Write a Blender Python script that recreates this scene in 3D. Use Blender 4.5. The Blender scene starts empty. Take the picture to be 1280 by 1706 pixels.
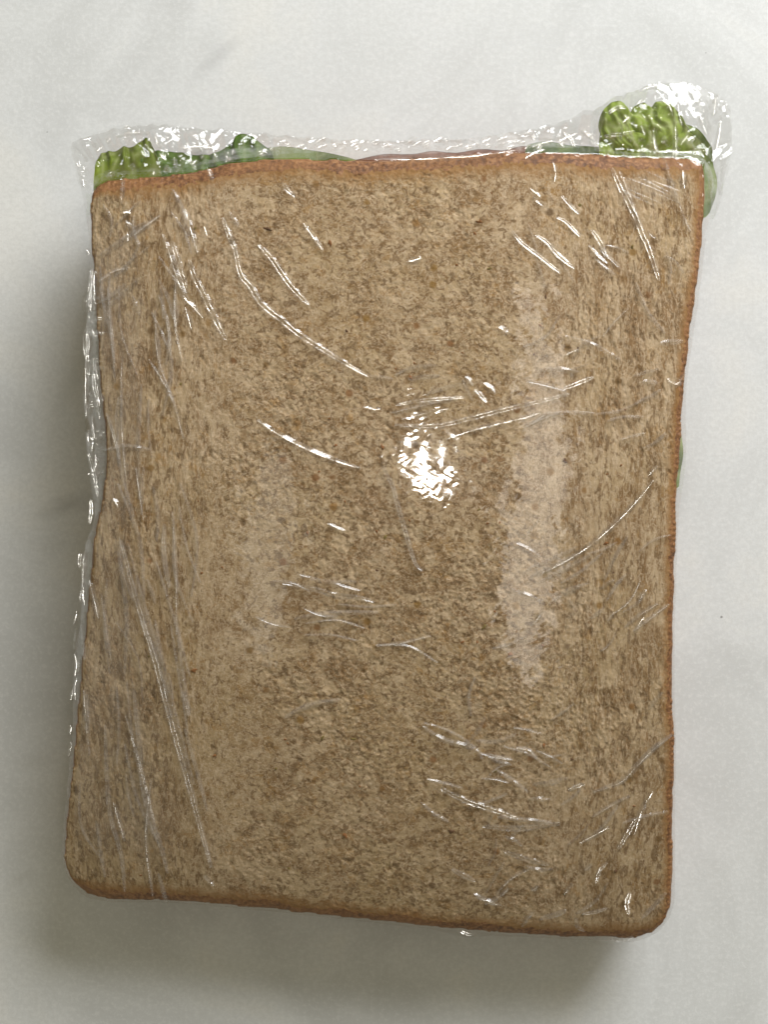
import bpy, math
import numpy as np
from mathutils import Vector

# ------------------------------------------------------------------ measures (millimetres, scene in metres)
MM = 0.001
K = 0.108            # mm per photo pixel on the plane of the upper bread face
ZT = 34.0            # height of the upper bread face
DC = 300.0           # camera above that face
def P(px, py, z=ZT):
    s = K * (DC + ZT - z) / DC
    return np.array([(px - 640.0) * s, (853.0 - py) * s])

PEAK = P(722, 770)
DY1, DY0, DX = 0.0010, 0.0018, 0.0009      # the upper face is gently domed
def dome_drop(x, y):
    dy = y - PEAK[1]
    return np.where(dy > 0, DY1, DY0)*dy**2 + DX*(x - PEAK[0])**2
def PD(px, py):                      # photo pixel -> point on the domed upper face
    z = ZT
    for _ in range(5):
        x, y = P(px, py, z); z = ZT - dome_drop(x, y)
    return np.array([x, y, z])
def mirror_point(px, py, h):         # where a lamp at height h shows up at that pixel of a smooth film
    p = PD(px, py); n = np.array([2*DX*(p[0]-PEAK[0]), 2*(DY1 if p[1] > PEAK[1] else DY0)*(p[1]-PEAK[1]), 1.0]); n /= np.linalg.norm(n)
    v = np.array([0, 0, DC + ZT]) - p; r = 2*n*np.dot(n, v) - v
    return p + r*(h - p[2])/r[2]

# ------------------------------------------------------------------ camera, world, lights, exposure
S = bpy.context.scene
cam = bpy.data.cameras.new('camera'); camo = bpy.data.objects.new('camera', cam)
S.collection.objects.link(camo)
camo.location = (0, 0, (DC + ZT) * MM)
cam.sensor_fit = 'VERTICAL'
cam.angle = 2 * math.atan(853.0 * K / DC)
cam.clip_start = 0.01; cam.clip_end = 20
S.camera = camo

W = bpy.data.worlds.new('World'); S.world = W; W.use_nodes = True
bg = W.node_tree.nodes['Background']
bg.inputs['Color'].default_value = (1.0, 0.92, 0.60, 1); bg.inputs['Strength'].default_value = 0.185

LIGHTS = {}
def area_light(name, loc, target, sx, sy, radiance, color, shape='RECTANGLE'):
    l = bpy.data.lights.new(name, 'AREA'); l.shape = shape; l.size = sx; l.size_y = sy
    A = sx * sy * (math.pi / 4 if shape in ('DISK', 'ELLIPSE') else 1)
    l.energy = radiance * A * math.pi; l.color = color
    o = bpy.data.objects.new(name, l); S.collection.objects.link(o)
    o.location = loc
    o.rotation_euler = (Vector(target) - Vector(loc)).to_track_quat('-Z', 'Y').to_euler()
    LIGHTS[name] = np.array(loc) / MM
    return o
# ceiling downlight almost over the sandwich: mirrored in the film near photo pixel (722, 775)
HL = 1330.0
def mirrored_panel(name, x0, y0, x1, y1, radiance, color, shape='RECTANGLE'):
    a, b, c = mirror_point(x0, y0, HL), mirror_point(x1, y1, HL), mirror_point((x0+x1)/2, (y0+y1)/2, HL)
    sx, sy = abs(b[0]-a[0])*MM, abs(b[1]-a[1])*MM
    area_light(name, tuple(c*MM), (c[0]*MM, c[1]*MM, 0), sx, sy, radiance, color, shape)
mirrored_panel('ceiling_downlight', 703, 726, 740, 812, 80, (1, 0.96, 0.88), 'ELLIPSE')
# broad kitchen light up and to the right
area_light('kitchen_light', (0.31, 0.55, 0.385), (0.02, 0.02, 0.02), 0.43, 0.43, 13.1, (0.975, 0.985, 1.0))
# added unseen area lights, shaped so their reflections make the film's two pale sheens
mirrored_panel('sheen_light', 864, 550, 966, 1190, 2.0, (1, 0.93, 0.84), 'ELLIPSE')
mirrored_panel('sheen_light', 392, 735, 485, 1120, 0.9, (1.0, 0.97, 0.86), 'ELLIPSE')

V = S.view_settings
V.view_transform = 'Standard'; V.look = 'None'; V.exposure = 0.0; V.gamma = 1.0; V.use_curve_mapping = False
S.cycles.use_denoising = True
S.cycles.caustics_reflective = False; S.cycles.caustics_refractive = False
S.cycles.transparent_max_bounces = 32; S.cycles.max_bounces = 8
S.cycles.sample_clamp_indirect = 4.0

rng = np.random.default_rng(7)

# ------------------------------------------------------------------ numeric helpers
_perm = rng.permutation(512); _perm = np.concatenate([_perm, _perm, _perm])
_grad = rng.uniform(0, 2*np.pi, 512)
def perlin(x, y, seed=0):
    x = np.asarray(x, float) + seed * 17.31; y = np.asarray(y, float) - seed * 9.17
    xi = np.floor(x).astype(int); yi = np.floor(y).astype(int)
    xf = x - xi; yf = y - yi
    def g(ix, iy, dx, dy):
        a = _grad[_perm[(_perm[ix & 511] + iy) & 511]]
        return np.cos(a) * dx + np.sin(a) * dy
    u = xf*xf*xf*(xf*(xf*6-15)+10); v = yf*yf*yf*(yf*(yf*6-15)+10)
    n00 = g(xi, yi, xf, yf); n10 = g(xi+1, yi, xf-1, yf)
    n01 = g(xi, yi+1, xf, yf-1); n11 = g(xi+1, yi+1, xf-1, yf-1)
    return (n00*(1-u)+n10*u)*(1-v) + (n01*(1-u)+n11*u)*v
def smooth(a, b, x):
    t = np.clip((x - a) / (b - a), 0, 1); return t*t*(3-2*t)
def catmull(pts, closed=True, per=24):
    p = np.asarray(pts, float); n = len(p); out = []
    for i in range(n if closed else n-1):
        if closed: a, b, c, d = p[(i-1) % n], p[i], p[(i+1) % n], p[(i+2) % n]
        else: a, b, c, d = p[max(i-1, 0)], p[i], p[i+1], p[min(i+2, n-1)]
        t = np.linspace(0, 1, per, endpoint=False)[:, None]
        out.append(0.5*((2*b)+(-a+c)*t+(2*a-5*b+4*c-d)*t*t+(-a+3*b-3*c+d)*t**3))
    if not closed: out.append(p[-1:])
    return np.vstack(out)
def resample(poly, n, closed=False):
    q = np.vstack([poly, poly[:1]]) if closed else poly
    s = np.concatenate([[0], np.cumsum(np.linalg.norm(np.diff(q, axis=0), axis=1))])
    t = np.linspace(0, s[-1], n + 1)[:-1] if closed else np.linspace(0, s[-1], n)
    return np.stack([np.interp(t, s, q[:, k]) for k in range(q.shape[1])], 1)
def split4(outline, corners):
    idx = [int(np.argmin(np.sum((outline - c)**2, 1))) for c in corners]
    def arc(i, j):
        return outline[i:j+1] if j >= i else np.vstack([outline[i:], outline[:j+1]])
    return [arc(idx[k], idx[(k+1) % 4]) for k in range(4)]
def coons(top, right, bottom, left, nu, nv):
    # top: left to right, right: top to bottom, bottom: right to left, left: bottom to top
    T = resample(top, nu); R = resample(right, nv); B = resample(bottom, nu)[::-1]; L = resample(left, nv)[::-1]
    u = np.linspace(0, 1, nu)[None, :, None]; v = np.linspace(0, 1, nv)[:, None, None]
    ruled = (1-v)*T[None] + v*B[None] + (1-u)*L[:, None] + u*R[:, None]
    bil = (1-u)*(1-v)*T[0] + u*(1-v)*T[-1] + (1-u)*v*B[0] + u*v*B[-1]
    return ruled - bil            # (nv, nu, 2)
def grid_faces(nv, nu):
    i = np.arange(nv-1)[:, None]*nu + np.arange(nu-1)[None]
    return np.stack([i, i+nu, i+nu+1, i+1], -1).reshape(-1, 4)
def make_mesh(name, verts, faces, smooth_shade=True):
    verts = np.asarray(verts, np.float64) * MM
    me = bpy.data.meshes.new(name)
    faces = np.asarray(faces, np.int32); n = faces.shape[1]
    me.vertices.add(len(verts)); me.vertices.foreach_set('co', verts.astype(np.float32).ravel())
    me.loops.add(faces.size); me.loops.foreach_set('vertex_index', faces.ravel())
    me.polygons.add(len(faces)); me.polygons.foreach_set('loop_start', np.arange(0, faces.size, n, dtype=np.int32))
    me.polygons.foreach_set('use_smooth', np.full(len(faces), smooth_shade))
    me.update(calc_edges=True); me.validate()
    return me
def compact(verts, faces):
    used = np.unique(faces); m = np.full(len(verts), -1); m[used] = np.arange(len(used))
    return verts[used], m[faces], used
def link(name, me, mat, parent=None):
    o = bpy.data.objects.new(name, me); S.collection.objects.link(o)
    if mat and not me.materials: me.materials.append(mat)
    if parent: o.parent = parent
    return o
def empty(name, parent=None):
    o = bpy.data.objects.new(name, None); S.collection.objects.link(o); o.empty_display_size = 0.01
    if parent: o.parent = parent
    return o
def attr(me, name, vals):
    a = me.attributes.new(name, 'FLOAT', 'POINT'); a.data.foreach_set('value', np.asarray(vals, np.float32))

# ------------------------------------------------------------------ materials
def new_mat(name):
    m = bpy.data.materials.new(name); m.use_nodes = True
    nt = m.node_tree; nt.nodes.clear()
    out = nt.nodes.new('ShaderNodeOutputMaterial')
    return m, nt, out
def N(nt, t, **kw):
    n = nt.nodes.new(t)
    for k, v in kw.items():
        if k.startswith('i_'):
            key = k[2:]; n.inputs[int(key) if key.isdigit() else key].default_value = v
        else: setattr(n, k, v)
    return n
def noise(nt, vec, scale, detail=3, rough=0.55, dist=0.0):
    n = N(nt, 'ShaderNodeTexNoise'); n.inputs['Scale'].default_value = scale
    n.inputs['Detail'].default_value = detail; n.inputs['Roughness'].default_value = rough
    n.inputs['Distortion'].default_value = dist
    nt.links.new(vec, n.inputs['Vector']); return n.outputs['Fac']
def ramp(nt, fac, stops):
    r = N(nt, 'ShaderNodeValToRGB'); e = r.color_ramp.elements
    while len(e) < len(stops): e.new(0.5)
    for el, (p, c) in zip(e, stops):
        el.position = p; el.color = c if len(c) == 4 else (*c, 1)
    nt.links.new(fac, r.inputs[0]); return r.outputs[0]
def mix(nt, fac, a, b, mode='MIX'):
    m = N(nt, 'ShaderNodeMix', data_type='RGBA', blend_type=mode)
    for sock, val in ((m.inputs['Factor'], fac), (m.inputs[6], a), (m.inputs[7], b)):
        if isinstance(val, bpy.types.NodeSocket): nt.links.new(val, sock)
        elif isinstance(val, (int, float)): sock.default_value = val
        else: sock.default_value = (*val, 1) if len(val) == 3 else val
    return m.outputs[2]
def coords(nt):
    return N(nt, 'ShaderNodeTexCoord').outputs['Object']
def mapping(nt, vec, scale=(1, 1, 1), rot=(0, 0, 0), loc=(0, 0, 0)):
    m = N(nt, 'ShaderNodeMapping'); m.inputs['Scale'].default_value = scale
    m.inputs['Rotation'].default_value = rot; m.inputs['Location'].default_value = loc
    nt.links.new(vec, m.inputs['Vector']); return m.outputs[0]
def bump(nt, h, strength, dist):
    b = N(nt, 'ShaderNodeBump'); b.inputs['Strength'].default_value = strength; b.inputs['Distance'].default_value = dist
    nt.links.new(h, b.inputs['Height']); return b.outputs[0]

def crumb_material():
    m, nt, out = new_mat('wholemeal_crumb')
    c = coords(nt); L = nt.links
    sx_ = N(nt, 'ShaderNodeSeparateXYZ'); L.new(c, sx_.inputs[0])
    ab = N(nt, 'ShaderNodeMath', operation='ABSOLUTE'); L.new(sx_.outputs[0], ab.inputs[0])
    sidef = ramp(nt, ab.outputs[0], [(0.020, (0, 0, 0)), (0.040, (1, 1, 1))])
    fine = noise(nt, c, 1300, 5, 0.7, 0.6)
    def both(scale, stretch, det, dist, off):       # round cells in the middle, drawn out lengthwise near the long sides
        a = noise(nt, mapping(nt, c, (1, 1, 1), loc=off), scale, det, 0.6, dist)
        b = noise(nt, mapping(nt, c, (scale*1.35, scale*stretch, scale), loc=off), 1.0, det, 0.6, dist)
        return mix(nt, sidef, a, b)
    def line(f, w, amt):
        return ramp(nt, f, [(0.5-w, (0, 0, 0)), (0.5, (amt,)*3), (0.5+w, (0, 0, 0))])
    big = noise(nt, c, 45, 4, 0.6, 0.6)
    base = ramp(nt, both(220, 0.45, 4, 0.8, (1.3, 0.2, 0.7)), [(0.40, (0.34, 0.205, 0.098)), (0.50, (0.50, 0.345, 0.20)), (0.60, (0.64, 0.47, 0.295))])
    base = mix(nt, ramp(nt, big, [(0.42, (0, 0, 0)), (0.62, (0.5, 0.5, 0.5))]), base, (0.52, 0.365, 0.185))
    base = mix(nt, ramp(nt, noise(nt, c, 240, 4, 0.65, 0.7), [(0.56, (0, 0, 0)), (0.66, (0.6, 0.6, 0.6))]), base, (0.43, 0.235, 0.070))
    base = mix(nt, ramp(nt, both(430, 0.42, 3, 0.9, (3.4, 1.2, 0.8)), [(0.38, (0.85, 0.85, 0.85)), (0.47, (0, 0, 0))]), base, (0.275, 0.155, 0.062))
    base = mix(nt, line(both(300, 0.36, 3, 1.0, (5.2, 0.9, 0.3)), 0.026, 0.60), base, (0.76, 0.585, 0.41))
    base = mix(nt, line(both(600, 0.34, 3, 1.2, (2.1, 4.4, 0.5)), 0.028, 0.70), base, (0.82, 0.645, 0.465))
    base = mix(nt, ramp(nt, both(800, 0.42, 3, 0.9, (0.4, 2.2, 0.1)), [(0.40, (0.75, 0.75, 0.75)), (0.455, (0, 0, 0))]), base, (0.21, 0.12, 0.05))
    base = mix(nt, line(both(1350, 0.40, 2, 0.8, (7.7, 3.1, 0.9)), 0.026, 0.40), base, (0.84, 0.66, 0.47))
    base = mix(nt, 1.0, base, (0.86, 0.85, 0.82), 'MULTIPLY')
    vor = N(nt, 'ShaderNodeTexVoronoi', feature='F1'); vor.inputs['Scale'].default_value = 330
    L.new(c, vor.inputs['Vector'])
    sp_ = ramp(nt, vor.outputs['Distance'], [(0.16, (1, 1, 1)), (0.30, (0, 0, 0))])
    sc = N(nt, 'ShaderNodeSeparateColor'); L.new(vor.outputs['Color'], sc.inputs[0])
    pick = ramp(nt, sc.outputs[0], [(0.86, (0, 0, 0)), (0.90, (0.8, 0.8, 0.8))])
    speck = mix(nt, 1.0, sp_, pick, 'MULTIPLY')
    tone = ramp(nt, sc.outputs[1], [(0.0, (0.23, 0.09, 0.025)), (0.5, (0.30, 0.16, 0.03)), (1.0, (0.12, 0.065, 0.03))])
    base = mix(nt, speck, base, tone)
    ed = N(nt, 'ShaderNodeAttribute', attribute_name='toast')
    base = mix(nt, ed.outputs['Fac'], base, (0.34, 0.17, 0.055))
    p = N(nt, 'ShaderNodeBsdfPrincipled'); p.inputs['Roughness'].default_value = 0.85

    p.inputs['Specular IOR Level'].default_value = 0.2
    L.new(base, p.inputs['Base Color'])
    L.new(bump(nt, fine, 0.5, 0.00025), p.inputs['Normal'])
    L.new(p.outputs[0], out.inputs[0]); return m

def crust_material():
    m, nt, out = new_mat('baked_crust')
    c = coords(nt); L = nt.links
    a = noise(nt, c, 1100, 5, 0.7, 0.4); b = noise(nt, c, 60, 3)
    col = ramp(nt, a, [(0.39, (0.12, 0.043, 0.013)), (0.50, (0.245, 0.098, 0.030)), (0.62, (0.40, 0.195, 0.078))])
    col = mix(nt, ramp(nt, b, [(0.4, (0, 0, 0)), (0.7, (0.6, 0.6, 0.6))]), col, (0.36, 0.165, 0.05))
    p = N(nt, 'ShaderNodeBsdfPrincipled'); p.inputs['Roughness'].default_value = 0.6
    L.new(col, p.inputs['Base Color']); L.new(bump(nt, a, 0.45, 0.0003), p.inputs['Normal'])
    L.new(p.outputs[0], out.inputs[0]); return m

def film_material(name, haze, refl=1.7, rough=0.035):
    m, nt, out = new_mat(name); L = nt.links
    fr = N(nt, 'ShaderNodeFresnel'); fr.inputs['IOR'].default_value = 1.5
    mu0 = N(nt, 'ShaderNodeMath', operation='MULTIPLY'); mu0.inputs[1].default_value = refl
    L.new(fr.outputs[0], mu0.inputs[0])
    mu1 = N(nt, 'ShaderNodeMath', operation='MINIMUM'); mu1.inputs[1].default_value = 0.17
    L.new(mu0.outputs[0], mu1.inputs[0])
    fade = N(nt, 'ShaderNodeAttribute', attribute_name='layer')      # 1 where a layer is free, 0 where it clings and vanishes
    mu = N(nt, 'ShaderNodeMath', operation='MULTIPLY'); L.new(mu1.outputs[0], mu.inputs[0]); L.new(fade.outputs['Fac'], mu.inputs[1])
    tr = N(nt, 'ShaderNodeBsdfTransparent'); tr.inputs[0].default_value = (0.993, 0.993, 0.992, 1)
    di = N(nt, 'ShaderNodeBsdfDiffuse'); di.inputs[0].default_value = (0.90, 0.84, 0.77, 1)
    tl = N(nt, 'ShaderNodeBsdfTranslucent'); tl.inputs[0].default_value = (0.90, 0.85, 0.79, 1)
    hz = N(nt, 'ShaderNodeMixShader'); hz.inputs[0].default_value = 0.5
    L.new(di.outputs[0], hz.inputs[1]); L.new(tl.outputs[0], hz.inputs[2])
    c = coords(nt)
    hn = ramp(nt, noise(nt, c, 130, 4, 0.6, 0.8), [(0.3, (haze*0.45,)*3), (0.75, (haze*1.6,)*3)])
    hf = N(nt, 'ShaderNodeMath', operation='MULTIPLY'); L.new(hn, hf.inputs[0]); L.new(fade.outputs['Fac'], hf.inputs[1])
    m1 = N(nt, 'ShaderNodeMixShader'); L.new(hf.outputs[0], m1.inputs[0]); L.new(tr.outputs[0], m1.inputs[1]); L.new(hz.outputs[0], m1.inputs[2])
    gl = N(nt, 'ShaderNodeBsdfGlossy')
    gl.inputs['Roughness'].default_value = rough; gl.inputs['Color'].default_value = (1, 1, 1, 1)
    m2 = N(nt, 'ShaderNodeMixShader'); L.new(mu.outputs[0], m2.inputs[0]); L.new(m1.outputs[0], m2.inputs[1]); L.new(gl.outputs[0], m2.inputs[2])
    L.new(m2.outputs[0], out.inputs[0]); return m

def lettuce_material(name, dark, light, rib):
    m, nt, out = new_mat(name); L = nt.links; c = coords(nt)
    a = noise(nt, c, 170, 4, 0.6, 0.5)
    col = ramp(nt, a, [(0.3, dark), (0.7, light)])
    v = N(nt, 'ShaderNodeTexVoronoi', feature='DISTANCE_TO_EDGE'); v.inputs['Scale'].default_value = 300
    L.new(mapping(nt, c, (1, 0.55, 1)), v.inputs['Vector'])
    col = mix(nt, ramp(nt, v.outputs['Distance'], [(0.0, (0.8, 0.8, 0.8)), (0.12, (0, 0, 0))]), col, rib)
    p = N(nt, 'ShaderNodeBsdfPrincipled'); p.inputs['Roughness'].default_value = 0.55; p.inputs['Specular IOR Level'].default_value = 0.3
    L.new(col, p.inputs['Base Color']); L.new(bump(nt, v.outputs['Distance'], 0.35, 0.0004), p.inputs['Normal'])
    t = N(nt, 'ShaderNodeBsdfTranslucent'); L.new(col, t.inputs[0])
    mx = N(nt, 'ShaderNodeMixShader'); mx.inputs[0].default_value = 0.42
    L.new(p.outputs[0], mx.inputs[1]); L.new(t.outputs[0], mx.inputs[2]); L.new(mx.outputs[0], out.inputs[0]); return m

def stone_material():
    m, nt, out = new_mat('white_marble'); L = nt.links; c = coords(nt)
    big = noise(nt, c, 17, 5, 0.6, 1.2); mid = noise(nt, c, 60, 5, 0.65, 0.8); grain = noise(nt, c, 1050, 5, 0.75)
    col = ramp(nt, big, [(0.36, (0.615, 0.622, 0.618)), (0.50, (0.712, 0.722, 0.722)), (0.62, (0.755, 0.752, 0.728))])
    col = mix(nt, ramp(nt, mid, [(0.35, (0.30, 0.30, 0.30)), (0.6, (0, 0, 0))]), col, (0.66, 0.67, 0.66))
    col = mix(nt, ramp(nt, grain, [(0.40, (0.32, 0.32, 0.32)), (0.52, (0, 0, 0))]), col, (0.61, 0.61, 0.595))
    col = mix(nt, ramp(nt, grain, [(0.51, (0, 0, 0)), (0.62, (0.35, 0.35, 0.35))]), col, (0.82, 0.82, 0.81))
    # short grey veins and mineral specks lie where the stone has them
    def mark(px, py, rx, ry, ang, color, amount, soft, wob):
        nonlocal col
        x, y = P(px, py, 0) * MM
        mp = N(nt, 'ShaderNodeMapping'); mp.vector_type = 'TEXTURE'
        mp.inputs['Location'].default_value = (x, y, 0); mp.inputs['Rotation'].default_value = (0, 0, ang)
        mp.inputs['Scale'].default_value = (rx*MM, ry*MM, 1)
        L.new(c, mp.inputs[0])
        ln = N(nt, 'ShaderNodeVectorMath', operation='LENGTH'); L.new(mp.outputs[0], ln.inputs[0])
        ad = N(nt, 'ShaderNodeMath', operation='MULTIPLY_ADD'); L.new(noise(nt, c, 180, 4, 0.7), ad.inputs[0]); ad.inputs[1].default_value = wob
        L.new(ln.outputs['Value'], ad.inputs[2])
        f = ramp(nt, ad.outputs[0], [(max(0.0, 1-soft), (amount,)*3), (1.0, (0, 0, 0))])
        col = mix(nt, f, col, color)
    mark(112, 842, 11, 4.5, 0.35, (0.36, 0.36, 0.35), 0.7, 0.95, 0.8)
    mark(360, 95, 15, 3.2, 0.75, (0.48, 0.48, 0.48), 0.65, 0.95, 0.8)
    mark(120, 640, 14, 4, 1.1, (0.55, 0.56, 0.54), 0.5, 0.95, 0.8)
    mark(1230, 420, 12, 4, 0.9, (0.60, 0.61, 0.61), 0.5, 0.95, 0.8)
    mark(880, 60, 14, 4, 0.2, (0.62, 0.63, 0.63), 0.5, 0.95, 0.8)
    mark(60, 1270, 8, 3, 0.2, (0.50, 0.49, 0.45), 0.28, 0.9, 0.7)
    mark(30, 1465, 7, 2.5, 0.5, (0.48, 0.47, 0.43), 0.3, 0.9, 0.7)
    for px, py, r in ((1203, 1028, 0.45), (1177, 88, 0.25), (78, 220, 0.22)):
        mark(px, py, r, r*0.8, 0.3, (0.20, 0.19, 0.18), 0.8, 0.6, 0.3)
    p = N(nt, 'ShaderNodeBsdfPrincipled'); p.inputs['Roughness'].default_value = 0.5
    p.inputs['Specular IOR Level'].default_value = 0.35
    L.new(col, p.inputs['Base Color']); L.new(bump(nt, grain, 0.15, 0.0002), p.inputs['Normal'])
    L.new(p.outputs[0], out.inputs[0]); return m

M_CRUMB = crumb_material(); M_CRUST = crust_material(); M_STONE = stone_material()
M_FILM = film_material('clear_film', 0.013, 1.6, 0.05)
M_FOLD = film_material('crumpled_film', 0.018, 1.15, 0.05)
M_VEIL = film_material('doubled_film', 0.15, 1.2, 0.12)
M_PLEAT = film_material('pleated_film', 0.09, 1.8, 0.10)
M_CREASE = film_material('sheen_crease', 0.15, 1.3, 0.16)  # raised diffuse haze paints in the pale ceiling reflection on faint creases
M_LET1 = lettuce_material('lettuce_green', (0.21, 0.29, 0.025), (0.39, 0.48, 0.07), (0.52, 0.58, 0.21))
M_LET2 = lettuce_material('lettuce_dark', (0.10, 0.21, 0.02), (0.20, 0.35, 0.045), (0.32, 0.45, 0.13))
M_LET4 = lettuce_material('lettuce_curled', (0.30, 0.41, 0.045), (0.52, 0.64, 0.13), (0.66, 0.72, 0.34))
M_LET3 = lettuce_material('lettuce_pale', (0.22, 0.32, 0.06), (0.36, 0.46, 0.13), (0.46, 0.54, 0.22))
def plain(name, c, r=0.7):
    m, nt, out = new_mat(name); p = N(nt, 'ShaderNodeBsdfPrincipled')
    n = noise(nt, coords(nt), 1500, 3)
    nt.links.new(ramp(nt, n, [(0.3, tuple(v*0.6 for v in c)), (0.7, c)]), p.inputs['Base Color'])
    p.inputs['Roughness'].default_value = r; nt.links.new(p.outputs[0], out.inputs[0]); return m
M_BRAN = [plain('bran_orange', (0.33, 0.125, 0.025)), plain('bran_brown', (0.16, 0.07, 0.025)), plain('bran_olive', (0.27, 0.19, 0.045))]

# ------------------------------------------------------------------ countertop
def slab():
    hx, hy, t, b = 450, 450, 30, 2
    prof = [(0, -t), (0, -b), (-b*0.3, -b*0.3), (-b, 0)]
    v = []; f = []
    for k, (o, z) in enumerate(prof):
        v += [(-hx-o, -hy-o, z), (hx+o, -hy-o, z), (hx+o, hy+o, z), (-hx-o, hy+o, z)]
    for k in range(len(prof)-1):
        for i in range(4):
            j = (i+1) % 4; f.append((k*4+i, k*4+j, k*4+4+j, k*4+4+i))
    n = 4*(len(prof)-1); f.append((n, n+1, n+2, n+3)); f.append((3, 2, 1, 0))
    o = link('countertop', make_mesh('countertop', v, f, False), M_STONE)
    o['kind'] = 'structure'; o['label'] = 'off-white mottled marble countertop under the wrapped sandwich'; o['category'] = 'countertop'
slab()

# ------------------------------------------------------------------ bread outline
OUT_PX = [(150,335),(158,310),(178,298),(225,294),(285,288),(340,278),(385,268),(450,262),(520,262),(600,264),(670,263),(740,258),(800,253),(860,250),
 (920,251),(1000,254),(1070,258),(1130,260),(1162,265),(1176,284),(1176,340),(1168,430),(1156,520),(1147,600),(1139,680),(1134,760),(1129,850),(1126,940),
 (1124,1040),(1122,1140),(1125,1230),(1124,1330),(1123,1430),(1121,1495),(1112,1530),(1090,1555),(1055,1566),(1000,1565),(920,1562),(830,1556),(740,1548),
 (640,1538),(540,1527),(440,1517),(340,1507),(260,1502),(190,1501),(148,1493),(122,1474),(108,1440),(107,1410),(113,1340),(121,1260),(130,1160),(140,1060),
 (150,960),(157,890),(166,840),(176,780),(174,710),(167,650),(162,570),(157,480),(152,400)]
def px_poly(pts, z=None): return np.array([PD(x, y)[:2] if z is None else P(x, y, z) for x, y in pts])
OUTL = resample(catmull(px_poly(OUT_PX)), 1500, True)
nrm = np.roll(OUTL, -1, 0) - np.roll(OUTL, 1, 0)
nrm = np.stack([-nrm[:, 1], nrm[:, 0]], 1); nrm /= np.linalg.norm(nrm, axis=1)[:, None]
if np.mean(np.sum(nrm * (OUTL - OUTL.mean(0)), 1)) < 0: nrm = -nrm
s_ = np.arange(1500) * 0.33
OUTL = OUTL + nrm * (0.22*perlin(s_/2.2, s_*0+3.3) + 0.28*perlin(s_/7, s_*0+8.3))[:, None]
CORN = px_poly([(160,308),(1170,272),(1106,1543),(126,1480)])

# signed distance to the bread outline on a raster (negative inside), and the width of the baked rim of the nearest side
GX = np.arange(-78, 78.01, 0.5); GY = np.arange(-96, 96.01, 0.5)
gx, gy = np.meshgrid(GX, GY); q = np.stack([gx.ravel(), gy.ravel()], 1)
o_ = OUTL[::3]; no_ = nrm[::3]
SD = np.empty(len(q)); RW = np.empty(len(q))
side = np.select([no_[:, 1] > 0.6, no_[:, 1] < -0.6, no_[:, 0] > 0], [2.3, 1.6, 0.95], 0.12)
for k in range(0, len(q), 6000):
    d = ((q[k:k+6000, None, :] - o_[None])**2).sum(2); j = d.argmin(1)
    dv = q[k:k+6000] - o_[j]
    SD[k:k+6000] = np.sign((dv*no_[j]).sum(1)) * np.sqrt(d[np.arange(len(j)), j]); RW[k:k+6000] = side[j]
SD = SD.reshape(gx.shape); RW = RW.reshape(gx.shape)
def blur(a, n):
    for _ in range(n):
        p_ = np.pad(a, 1, mode='edge')
        a = (p_[:-2, 1:-1] + p_[2:, 1:-1] + p_[1:-1, :-2] + p_[1:-1, 2:] + 2*a) / 6
    return a
RW = blur(RW, 14)
def bil(A, x, y, x0, y0, st):
    fx = np.clip((x - x0)/st, 0, A.shape[1]-1.001); fy = np.clip((y - y0)/st, 0, A.shape[0]-1.001)
    ix = fx.astype(int); iy = fy.astype(int); u = fx-ix; v = fy-iy
    return (A[iy, ix]*(1-u)+A[iy, ix+1]*u)*(1-v) + (A[iy+1, ix]*(1-u)+A[iy+1, ix+1]*u)*v
def sdf(x, y): return bil(SD, x, y, GX[0], GY[0], 0.5)
def rimw(x, y): return bil(RW, x, y, GX[0], GY[0], 0.5)
def zflat(x, y):
    return ZT - dome_drop(x, y) - 0.9*np.exp(-np.maximum(-sdf(x, y), 0)/9.0)
def ztop(x, y):
    sd = sdf(x, y); d = np.maximum(-sd, 0)
    und = 0.30*perlin(x/30, y/34, 3) + 0.05*perlin(x/11, y/12, 4)
    w = 1.2 + 1.1*rimw(x, y)
    t = np.clip(1 - d/w, 0, 1)
    drop = (0.5 + 0.55*rimw(x, y)) * (1 - np.sqrt(np.maximum(1 - t*t, 0)))
    drop += 0.9*np.exp(-d/9.0)
    return ZT - dome_drop(x, y) + und*smooth(0, 8, d) - drop

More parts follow.
